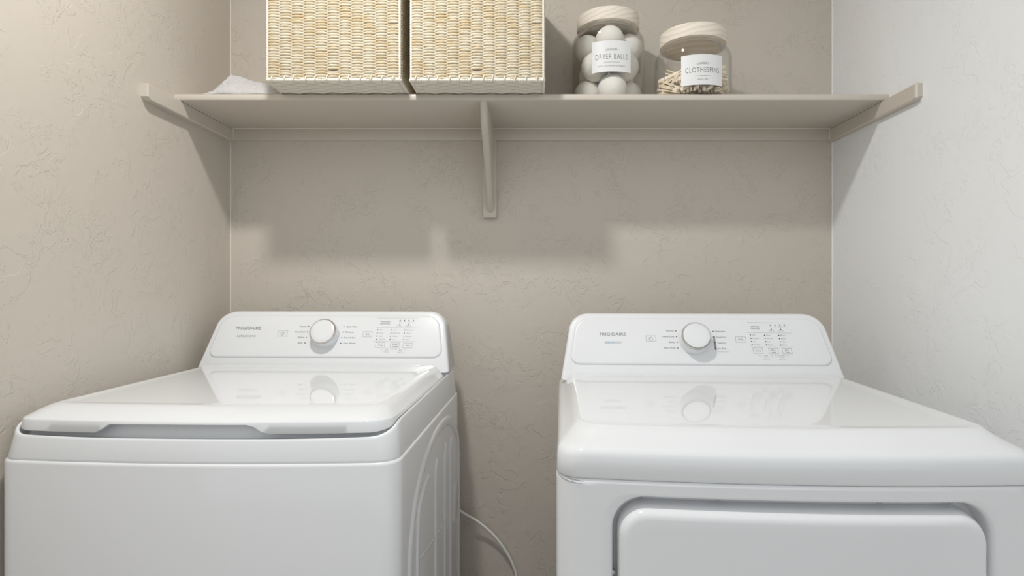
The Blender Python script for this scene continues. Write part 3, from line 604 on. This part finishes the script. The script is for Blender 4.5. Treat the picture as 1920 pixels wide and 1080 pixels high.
# ------------------------------------------------------------------ woven baskets
BW, BD, BH = 0.332, 0.330, 0.343
def make_basket():
    root = empty('woven_basket')
    # walls: one wavering strand per course, alternate courses in opposite phase round the stakes
    q = MB(); ncol = 44; sub = 7; P = 2*(BW+BD)
    hx, hy = BW/2-0.0045, BD/2-0.0045; rc = 0.008
    corners = [(-hx, -hy), (hx, -hy), (hx, hy), (-hx, hy)]
    def peri(s):
        s = s % 4; i = int(s); t = s-i; a, b = corners[i], corners[(i+1) % 4]
        ln = (2*hx if i % 2 == 0 else 2*hy)
        nx, ny = ((0, -1), (1, 0), (0, 1), (-1, 0))[i]
        x = a[0]+(b[0]-a[0])*t; y = a[1]+(b[1]-a[1])*t
        return x, y, nx, ny, t*ln, ln
    n = ncol*sub; pitch = 0.00345; rows = int((BH-0.014)/pitch)
    rnd = random.Random(3); K = 6
    for r in range(rows):
        z0 = 0.010 + r*pitch; ph = r % 2; vs = []; jit = rnd.uniform(-0.0002, 0.0002); o1, o2 = rnd.uniform(0, 50), rnd.uniform(0, 50)
        slip = [rnd.uniform(0, 1) < 0.006 for _ in range(ncol)]
        for k in range(n):
            s = 4*k/n; x, y, nx, ny, dl, ln = peri(s)
            c = math.sin(math.pi*(k/sub) + math.pi*ph); c = min(1.0, (c+0.28)/1.1)
            e = min(dl, ln-dl); f = sstep(0, 0.006, e)
            off = (0.0029*c + 0.0006*noise.noise((k*0.4, r*0.7, 1)))*f
            wob = 0.0007*noise.noise((k*0.13+o1, r*0.35, 2)) + jit + 0.0006*noise.noise((k*0.6, o2, 4))
            rad = 0.0017 + 0.0018*max(c, 0)**0.8 + 0.0002*abs(c) + 0.00035*noise.noise((k*0.9, r*3.1, 7))
            if slip[int(k/sub)]: off *= -0.3
            cx, cy, cz = x+nx*off, y+ny*off, z0+wob
            for j in range(K):
                a = 2*math.pi*j/K; vs.append((cx+nx*rad*0.8*math.cos(a), cy+ny*rad*0.8*math.cos(a), cz+rad*math.sin(a)))
        fs = [(k*K+j, k*K+(j+1) % K, ((k+1) % n)*K+(j+1) % K, ((k+1) % n)*K+j) for k in range(n) for j in range(K)]
        q.add(vs, fs)
    wv = q.build('woven_rope_wall', M['rope'], root, 180); tag(wv, 'cream and straw coloured paper rope woven in wavy courses', kind='stuff')
    # base weave
    q = MB()
    for r in range(27):
        y = -BD/2+0.010+r*0.0119
        pts = [(-BW/2+0.008+i*(BW-0.016)/66, y+0.0014*math.sin(i*0.9+r), 0.0062+0.0016*math.sin(math.pi*i/6+math.pi*(r % 2))) for i in range(67)]
        q.tube(pts, 0.0062, 8, rfun=lambda s, th, t: 0.0058*(1+0.10*math.cos(2*math.pi*s/0.009+th)))
    tag(q.build('woven_base', M['ropew'], root, 180), kind='stuff')  # whiter rope lightens the underside in place of bounced light
    # frame rails wrapped with white rope
    def wrapped(a, b, R=0.0046, ends=0.0):
        a, b = Vector(a), Vector(b); ln = (b-a).length; n = int(ln/0.0011); m = MB()
        m.tube([a.lerp(b, i/n) for i in range(n+1)], R, 9, rfun=lambda s, th, t: R*(1+0.13*math.cos(2*math.pi*s/0.0062+th)+0.05*math.sin(s*900)))
        return m
    X, Y_ = BW/2-0.004, BD/2-0.004
    for z in (0.0062, BH-0.005):
        for a, b in (((-X, -Y_, z), (X, -Y_, z)), ((X, -Y_, z), (X, Y_, z)), ((X, Y_, z), (-X, Y_, z)), ((-X, Y_, z), (-X, -Y_, z))):
            wrapped(a, b).build('frame_rail', M['ropew'], root, 180)
    for x in (-X, X):
        for y in (-Y_, Y_): wrapped((x, y, 0.003), (x, y, BH), 0.0028).build('corner_post', M['ropew'], root, 180)
    q = MB(); rr = random.Random(8)                    # ties that lash the weave to the bottom rail
    for k in range(12):
        x = -BW/2+0.018+k*0.0268+rr.uniform(-.003, .003); y = -BD/2
        q.tube(catmull([(x-0.002, y+0.006, 0.001), (x-0.001, y-0.0022, 0.003), (x, y-0.003, 0.009), (x+0.001, y-0.0005, 0.0145), (x+0.0015, y+0.005, 0.0165)], 3), 0.0015, 6)
    tag(q.build('lashing', M['ropew'], root, 180), kind='stuff')
    # dark inner wire stakes that carry the courses
    return root
def copy_tree(o, parent=None):
    c = o.copy(); col.objects.link(c)
    if parent is not None: c.parent = parent
    for ch in list(o.children): copy_tree(ch, c)
    return c
b1 = make_basket(); b1.location = (-0.6488+BW/2, 1.407+BD/2, ZT+0.0001)
tag(b1, 'cream woven rope basket on the left of the shelf, beside the plastic bag', 'basket', 'woven rope baskets on the shelf')
b2 = copy_tree(b1); b2.location = (-0.297+BW/2, 1.407+BD/2, ZT+0.0001)
b2['label'] = 'cream woven rope basket at mid shelf, beside the jar of dryer balls'

# ------------------------------------------------------------------ glass jars
def jar(name, label, loc, sh, hl, lab_ang, lab_z, lab_w, lab_h, words, lidrot):
    """sh = height where the shoulder starts, hl = underside of the lid"""
    R, Rn, Rl = 0.1025, 0.078, 0.089
    root = tag(empty(name, loc), label, 'jar', 'glass jars with wooden lids')
    prof = [(0.001, 0.0045), (0.07, 0.0045), (0.085, 0.002), (0.092, 0.0005), (0.098, 0.0035), (0.1012, 0.009), (R, 0.016), (R, sh*0.5), (R, sh)]
    H = hl-0.004-sh; dr_ = R-Rn
    for k in range(1, 9):
        a = math.pi/2*k/8; prof.append((Rn+dr_*math.cos(a), sh+min(H, 0.030)*math.sin(a)))
    top = prof[-1][1]; prof += [(Rn-0.001, top+0.001), (Rn-0.002, top+0.003), (Rn-0.002, hl+0.004)]
    g = mk('glass_body', *lathe(prof, 96), M['glass'], root, 60)
    inner = [(max(r-0.0035, 0.0008), z+(0.004 if z < 0.02 else -0.001)) for r, z in prof[:-1]] + [(Rn-0.0055, hl+0.004)]
    mk('glass_inner', *lathe(inner, 96), M['glass'], g, 60)
    lp = [(Rl-0.016, hl), (Rl-0.003, hl), (Rl-0.0006, hl+0.001), (Rl, hl+0.004), (Rl, hl+0.031), (Rl-0.0008, hl+0.0345), (Rl-0.004, hl+0.036), (0.03, hl+0.036)]
    l_ = mk('wooden_lid', *lathe(lp, 96, True, True), M['lidwood'], root, 40); l_.rotation_euler = (0, 0, lidrot)
    seal = mk('lid_seal', *lathe([(Rn-0.006, hl-0.006), (Rn-0.0035, hl-0.006), (Rn-0.0035, hl+0.001), (Rn-0.006, hl+0.001)], 64), M['film'], l_, 40)
    # label wrapped on the glass
    def cyl(x, z, k=0.0006):
        a = -math.pi/2 + lab_ang + x/R; return ((R+k)*math.cos(a), (R+k)*math.sin(a), z)
    n = 24; lo = []
    for k, dz_ in ((0.0001, 0.0), (0.0005, 0.0)):
        lo.append([cyl(-lab_w/2+lab_w*i/n, lab_z-lab_h/2, k) for i in range(n+1)] + [cyl(lab_w/2-lab_w*i/n, lab_z+lab_h/2, k) for i in range(n+1)])
    v = lo[0]+lo[1]; m = 2*(n+1); f = []
    for k in (0, 1):
        f += [(k*m+i, k*m+i+1, k*m+m-2-i, k*m+m-1-i) for i in range(n)]
    f += [(i, (i+1) % m, m+(i+1) % m, m+i) for i in range(m)]
    lb = mk('label', v, f, M['paper'], root)
    lb['label'] = 'white paper label reading ' + words[1][0].lower()
    q = MB()
    for s, y, w, h in words:
        tv, tf, wd = text_geo(s, -0.014 if h > 0.01 else -0.008, 1.12)
        bend = 0.05 if h < 0.007 and 'LAUNDRY' in s else 0
        vs = []
        for p in tv:
            x = (p[0]/wd-0.5)*w; vs.append(cyl(x, lab_z + y + p[1]*h + (-(x/w)**2*0.004 if bend else 0), 0.0008))
        q.add(vs, tf)
    q.add([cyl(-0.021, lab_z-0.0168, 0.0008), cyl(-0.007, lab_z-0.0168, 0.0008), cyl(0.007, lab_z-0.0168, 0.0008), cyl(0.021, lab_z-0.0168, 0.0008),
           cyl(0.021, lab_z-0.0161, 0.0008), cyl(0.007, lab_z-0.0161, 0.0008), cyl(-0.007, lab_z-0.0161, 0.0008), cyl(-0.021, lab_z-0.0161, 0.0008)], [(0, 1, 6, 7), (1, 2, 5, 6), (2, 3, 4, 5)])
    mk('lettering', q.v, q.f, M['print'], lb)
    return root
J1 = Vector((0.2222, 1.655, ZT)); J2 = Vector((0.4443, 1.580, ZT))
jar('glass_jar', 'tall glass jar with wooden lid, labelled dryer balls', J1, 0.190, 0.231, math.radians(-2.0), 0.1225, 0.110, 0.084,
    [('\u00b7LAUNDRY\u00b7', 0.0148, 0.034, 0.0062), ('DRYER BALLS', -0.0078, 0.088, 0.0146), ('DIRTY IS THE OPPOSITE OF WRINKLY', -0.0282, 0.074, 0.0034)], 0.3)
jar('glass_jar', 'shorter glass jar with wooden lid, labelled clothespins', J2, 0.112, 0.153, math.radians(-1.2), 0.0580, 0.110, 0.078,
    [('\u00b7LAUNDRY\u00b7', 0.0130, 0.034, 0.0058), ('CLOTHESPINS', -0.0075, 0.088, 0.0138), ('HANG + DRY', -0.0270, 0.026, 0.0034)], 1.9)

# dryer balls: three layers of four
bm = bmesh.new(); bmesh.ops.create_icosphere(bm, subdivisions=4, radius=0.0398)
for v in bm.verts: v.co *= 1+0.012*noise.noise(v.co*40)
me_ball = bpy.data.meshes.new('dryer_ball'); bm.to_mesh(me_ball); bm.free(); me_ball.materials.append(M['wool']); me_ball.shade_smooth()
rb = random.Random(4)
for lay, (zc, a0, nm) in enumerate(((0.0495, -90, 'bottom'), (0.1160, -45, 'middle'), (0.1825, -90, 'top'))):
    for k in range(4):
        a = a0+90*k+(4 if lay == 0 else -3 if lay == 2 else 0); ar = math.radians(a); o = bpy.data.objects.new('dryer_ball', me_ball); col.objects.link(o)
        o.location = (J1.x+0.0575*math.cos(ar), J1.y+0.0575*math.sin(ar), J1.z+zc)
        o.rotation_euler = (rb.uniform(0, 6), rb.uniform(0, 6), rb.uniform(0, 6))
        where = (('front', 'right', 'back', 'left') if a0 == -90 else ('front right', 'back right', 'back left', 'front left'))[k]
        tag(o, f'white wool dryer ball, {where} of the {nm} layer in the tall jar', 'dryer ball', 'dryer balls in the tall jar')

# clothespins heaped in the second jar (poses settled beforehand)
PINS = [(-0.0229,-0.0172,0.0051,0.486,-0.486,0.513,-0.513),(0.0624,-0.054,0.0052,0.015,0.471,-0.882,0.008),(-0.0585,0.0321,0.0052,0.017,0.194,-0.981,0.003),
(0.0356,0.0252,0.0052,0.009,0.85,-0.527,0.015),(-0.0578,-0.0207,0.0108,0.158,0.06,0.009,-0.986),(0.0155,-0.0179,0.0051,0.48,0.48,0.519,0.519),
(-0.0559,0.0442,0.0052,0.017,0.194,-0.981,0.003),(0.0192,0.0246,0.0151,0.996,-0.03,-0.037,-0.073),(-0.0086,-0.0134,0.0052,0.011,-0.742,-0.67,-0.013),
(0.057,-0.0415,0.0051,0.332,-0.332,0.624,-0.624),(-0.0558,0.0287,0.0157,0.04,0.059,-0.759,0.647),(0.0269,0.0656,0.0121,0.992,-0.093,-0.021,0.088),
(-0.0617,-0.007,0.0051,0.688,-0.688,-0.163,0.163),(0.0613,0.0052,0.0146,0.98,-0.124,0.115,-0.101),(-0.0506,0.0399,0.0154,0.003,-0.05,-0.013,-0.999),
(0.0154,0.0443,0.0237,0.489,-0.468,0.476,-0.561),(-0.0602,0.0127,0.0114,0.967,-0.223,-0.099,0.075),(0.0582,-0.0224,0.0146,0.691,0.657,-0.258,-0.159),
(-0.0257,0.035,0.0227,0.621,0.748,0.197,0.122),(0.0336,0.0579,0.0243,0.605,-0.052,-0.009,0.794),(-0.0582,-0.01,0.0153,0.099,0.099,-0.7,-0.7),
(0.0528,-0.0314,0.0146,0.649,-0.682,0.175,-0.288),(-0.0273,0.0457,0.0246,0.122,-0.197,0.747,-0.623),(0.0654,0.0409,0.0167,0.462,-0.231,-0.635,0.575),
(-0.0586,0.004,0.0181,0.878,0.459,-0.052,0.127),(0.0662,-0.0415,0.0282,0.038,-0.593,0.8,-0.083),(-0.0084,0.0288,0.0297,0.454,0.601,0.468,0.462),
(0.0775,0.0403,0.016,0.169,-0.504,-0.846,-0.043),(-0.0769,-0.0419,0.0182,0.156,-0.501,-0.841,-0.133),(0.0849,-0.0183,0.0257,0.358,-0.501,0.506,-0.604),
(0.0015,0.026,0.0261,0.642,0.002,0.155,-0.751),(0.0467,-0.0019,0.0266,0.005,0.059,-0.803,0.594),(-0.0689,-0.0351,0.0192,0.254,0.475,0.495,0.682),
(0.0529,-0.0407,0.0282,0.543,0.028,0.229,-0.808),(0.0241,0.0576,0.0324,0.284,0.695,-0.588,-0.303),(0.0546,0.0391,0.0231,0.461,0.291,-0.039,0.837),
(-0.0448,-0.038,0.0169,0.704,0.093,0.117,-0.694),(0.0287,-0.0139,0.0208,0.02,-0.087,0.675,0.732),(-0.0416,0.0333,0.0392,0.143,-0.081,0.749,-0.642),
(0.0523,0.0106,0.0282,0.094,-0.131,-0.319,-0.934),(-0.0236,-0.0848,0.0244,0.59,-0.75,-0.105,-0.279),(0.0174,-0.0466,0.0189,0.572,0.669,0.175,0.442),
(-0.0497,0.0192,0.0358,0.018,-0.179,0.978,0.11),(0.0745,0.0136,0.036,0.486,0.087,0.095,0.864),(-0.0303,-0.0127,0.0272,0.368,0.665,0.332,0.559),
(-0.0125,-0.061,0.0121,0.524,-0.491,-0.513,0.471),(-0.0257,0.0617,0.0224,0.041,0.37,-0.748,0.55),(0.0652,0.004,0.0442,0.155,0.372,-0.598,-0.693),
(-0.0231,-0.0547,0.0151,0.414,0.562,-0.433,-0.57),(0.0236,-0.0615,0.0051,0.621,0.621,0.338,0.338),(-0.007,0.0696,0.0225,0.151,-0.917,-0.249,0.271),
(0.0672,0.0476,0.0332,0.762,0.421,-0.119,-0.478),(-0.033,-0.0441,0.0219,0.364,0.616,0.355,0.601),(0.0092,-0.0617,0.0287,0.045,-0.582,-0.799,0.142),
(-0.0428,0.0554,0.0212,0.223,-0.276,0.142,-0.924),(0.0377,0.0141,0.0458,0.748,-0.563,0.061,-0.346),(-0.0159,-0.0764,0.0226,0.754,0.644,-0.058,-0.113),
(0.0268,-0.0508,0.034,0.135,0.418,-0.895,0.073),(-0.0314,0.0738,0.0216,0.172,0.052,0.412,-0.893),(0.0208,0.0502,0.0469,0.231,0.478,0.84,0.11),
(-0.0155,-0.0654,0.0241,0.022,0.154,0.748,0.645),(0.0514,-0.0358,0.0427,0.004,-0.905,0.425,0.02),(-0.0176,0.0851,0.0153,0.126,-0.105,0.986,0.014),
(0.0554,0.0299,0.0539,0.193,0.88,0.433,-0.038),(-0.0146,-0.0501,0.0328,0.529,0.426,-0.603,-0.418),(0.0402,-0.0382,0.0418,0.025,-0.425,-0.905,-0.007),
(-0.0596,0.0619,0.0307,0.555,-0.749,-0.284,0.222),(0.0528,0.0663,0.0525,0.834,-0.409,-0.048,-0.368),(-0.0269,-0.0389,0.0389,0.961,-0.149,-0.043,0.23),
(0.0272,-0.0387,0.0428,0.424,-0.016,0.021,0.905),(-0.0371,0.0506,0.0482,0.26,-0.446,-0.565,0.643),(-0.0029,0.0615,0.0444,0.117,-0.651,-0.75,-0.02),
(-0.0205,-0.0467,0.0421,0.963,-0.147,-0.02,0.226),(0.0437,-0.0643,0.054,0.711,-0.649,-0.251,0.099),(-0.0486,0.0226,0.0475,0.074,-0.792,0.605,0.011),
(-0.0117,0.0175,0.0454,0.638,0.222,-0.063,0.735),(-0.062,-0.0327,0.039,0.585,0.277,0.587,0.485),(0.0295,-0.0401,0.0535,0.016,-1,-0,-0.012),
(-0.0411,0.07,0.0551,0.124,-0.382,0.655,-0.639),(0.0373,0.0626,0.0575,0.474,-0.134,-0.052,0.869),(-0.0522,-0.027,0.042,0.627,-0.142,0.055,0.764),
(0.038,-0.0811,0.0288,0.895,0.089,-0.383,0.208),(-0.022,0.0706,0.0619,0.63,0.762,0.021,-0.15),(0.029,0.0607,0.0454,0.454,0.045,-0.122,0.882),
(-0.0494,-0.0156,0.0506,0.039,-0.424,-0.891,0.157),(0.0115,-0.0284,0.0535,0.046,0.028,0.691,-0.72),(-0.0114,0.0161,0.0574,0.046,-0.582,0.778,0.232),
(0.0083,0.0332,0.0501,0.646,-0.314,-0.561,0.411),(-0.0558,-0.0258,0.0519,0.206,-0.36,-0.585,0.697),(0.0203,-0.0176,0.0546,0.681,0.731,0.03,-0.004),
(-0.0365,0.0292,0.0611,0.623,0.441,-0.252,-0.595),(-0.0019,0.0277,0.0488,0.299,0.627,0.421,0.584),(-0.0413,-0.0121,0.0593,0.473,0.078,0.205,0.853),
(0.0146,-0.0316,0.0648,0.676,-0.565,0.34,-0.328),(-0.0206,0.0539,0.0711,0.49,0.352,-0.43,-0.672),(0.0182,0.0248,0.0589,0.813,0.297,-0.087,0.493),
(-0.04,-0.0027,0.0694,0.168,-0.099,-0.98,-0.042),(-0.0016,-0.0403,0.0637,0.449,-0.346,-0.652,0.504),(-0.0773,0.0402,0.0446,0.074,-0.848,-0.509,-0.125),
(0.0125,0.0034,0.0573,0.864,0.328,-0.084,0.371),(-0.0665,-0.0186,0.0605,0.564,-0.769,0.162,-0.253),(0.0172,-0.0773,0.058,0.071,-0.961,-0.239,-0.119),
(-0.0827,0.027,0.051,0.532,-0.309,0.588,-0.525),(0.0126,0.0364,0.0628,0.821,0.262,-0.062,0.503),(-0.0604,-0.0357,0.0537,0.1,0.906,-0.38,0.157),
(0.0399,-0.078,0.0569,0.223,-0.224,0.949,-0.012),(-0.0497,0.0391,0.0728,0.816,-0.151,0.109,-0.548),(0.0183,-0.0191,0.0668,0.078,-0.885,0.458,-0.024),
(-0.0734,-0.0483,0.0265,0.17,-0.474,-0.847,-0.172),(-0.0273,-0.0821,0.0513,0.058,0.281,0.611,-0.737),(0.0748,0.0215,0.0626,0.008,-0.49,-0.853,-0.179),
(0.0713,-0.0119,0.0547,0.614,0.638,0.449,0.116)]
def prong(sg):
    pr = [(-0.036, 0.0002), (-0.036, 0.0026), (-0.0335, 0.0038), (0.0345, 0.0063), (0.036, 0.0058), (0.036, 0.0030), (0.0, 0.0012), (-0.012, 0.0010), (-0.016, 0.0016), (-0.021, 0.0002)]
    w, b = 0.0049, 0.0006
    lo = [[(x*(1-0.02*i), y, sg*(z)) for x, z in pr] for i, y in ((1, -w), (0, -w+b), (0, w-b), (1, w))]
    v, f = loft(lo); me = bpy.data.meshes.new('prong'); me.from_pydata(v, [], f); me.materials.append(M['pinwood'])
    bm = bmesh.new(); bm.from_mesh(me); bmesh.ops.recalc_face_normals(bm, faces=bm.faces); bm.to_mesh(me); bm.free(); return me
me_p = [prong(1), prong(-1)]
q = MB(); q.tube([(-0.006+0.0022*math.cos(a*math.pi/4), -0.0056+a*0.00035, 0.0022*math.sin(a*math.pi/4)) for a in range(33)], 0.0006, 5)
q.tube([(-0.006, -0.0056, 0.0022), (-0.016, -0.0054, 0.0050), (-0.016, 0.0054, 0.0052)], 0.0006, 5)
q.tube([(-0.006, 0.0056, -0.0022), (-0.016, 0.0054, -0.0050), (-0.016, -0.0054, -0.0052)], 0.0006, 5)
sp_o = q.build('spring', M['metal'], None, 60); me_s = sp_o.data; bpy.data.objects.remove(sp_o)
for x, y, z, qw, qx, qy, qz in PINS:
    r = empty('clothespin', (J2.x+x*0.965, J2.y+y*0.965, J2.z+0.0085+z)); r.rotation_mode = 'QUATERNION'; r.rotation_quaternion = (qw, qx, qy, qz)
    for nm, me in (('prong', me_p[0]), ('prong', me_p[1]), ('spring', me_s)):
        c = bpy.data.objects.new(nm, me); col.objects.link(c); c.parent = r
    tag(r, 'pale wooden clothespin with wire spring heaped in the shorter glass jar', 'clothespin', 'clothespins in the shorter jar')

# ------------------------------------------------------------------ crumpled plastic bag
def bag():
    nu, nv = 90, 60; X0, X1 = -0.853, -0.672
    up = [(0, 0.010), (0.06, 0.022), (0.12, 0.030), (0.16, 0.037), (0.205, 0.064), (0.235, 0.080), (0.30, 0.077), (0.45, 0.068), (0.6, 0.060), (0.72, 0.054), (0.85, 0.045), (1, 0.02)]
    def hgt(u):
        for a, b in zip(up, up[1:]):
            if u <= b[0]: t = (u-a[0])/(b[0]-a[0]); return a[1]+(b[1]-a[1])*t
        return up[-1][1]
    v = []
    for i in range(nu+1):
        u = i/nu; x = X0+(X1-X0)*u; h = hgt(u)
        for j in range(nv+1):
            t = j/nv
            # front hem -> ridge -> back hem
            ridge = 0.50; y = 1.494+0.002*math.sin(u*14) + (0.150 if t > ridge else 0.150)*t*(0.55+0.45*sstep(0, 0.3, u))
            k = (t/ridge) if t < ridge else (1-t)/(1-ridge); prof = k**0.75
            cr = noise.noise((x*38, y*38, 3.0)); c2 = abs(noise.noise((x*85+y*40, y*70-x*30, 9.0))); c3 = noise.noise((x*170, y*120, 1.0))
            z = 0.0012 + h*prof*(0.93+0.16*cr*(1-prof)) + min(1, k*4)*0.010*(0.5-c2)*(1-0.55*prof*(t > 0.4)) + 0.0012*c3*min(1, k*4)
            dy = 0.010*noise.noise((x*30, t*5, 5.0))*min(1, k*3) + 0.008*(abs(noise.noise((x*60, t*9, 11.0)))-0.2)*min(1, k*3)
            v.append((x+0.004*noise.noise((x*50, t*8, 8.0)), y+dy, ZT+max(0.0008, z)))
    f = [(i*(nv+1)+j, (i+1)*(nv+1)+j, (i+1)*(nv+1)+j+1, i*(nv+1)+j+1) for i in range(nu) for j in range(nv)]
    o = mk('plastic_bag', v, f, M['film'], None, 180)
    sm = o.modifiers.new('thick', 'SOLIDIFY'); sm.thickness = 0.0003
    return tag(o, 'crumpled translucent white plastic bag lying on the left end of the shelf', 'plastic bag')
bag()

# ------------------------------------------------------------------ cable behind the machines
q = MB()
pts = [(-0.30, 1.668, 0.585), (-0.27, 1.700, 0.575)] + [tuple(at(x, y, Y)) for x, y, Y in ((859, 955, 1.722), (895, 977.5, 1.737), (925, 1003, 1.747), (948, 1033, 1.752), (961, 1058, 1.755), (968, 1082, 1.756))] + \
      [(-0.036, 1.75, 0.20), (-0.040, 1.748, 0.08), (-0.020, 1.74, 0.012), (0.05, 1.70, 0.006), (0.20, 1.66, 0.006)]
q.tube(catmull(pts, 6), 0.0040, 10)
tag(q.build('power_cord', M['cord'], None, 60), 'white cable looping down the beige wall in the gap between washer and dryer', 'cable')
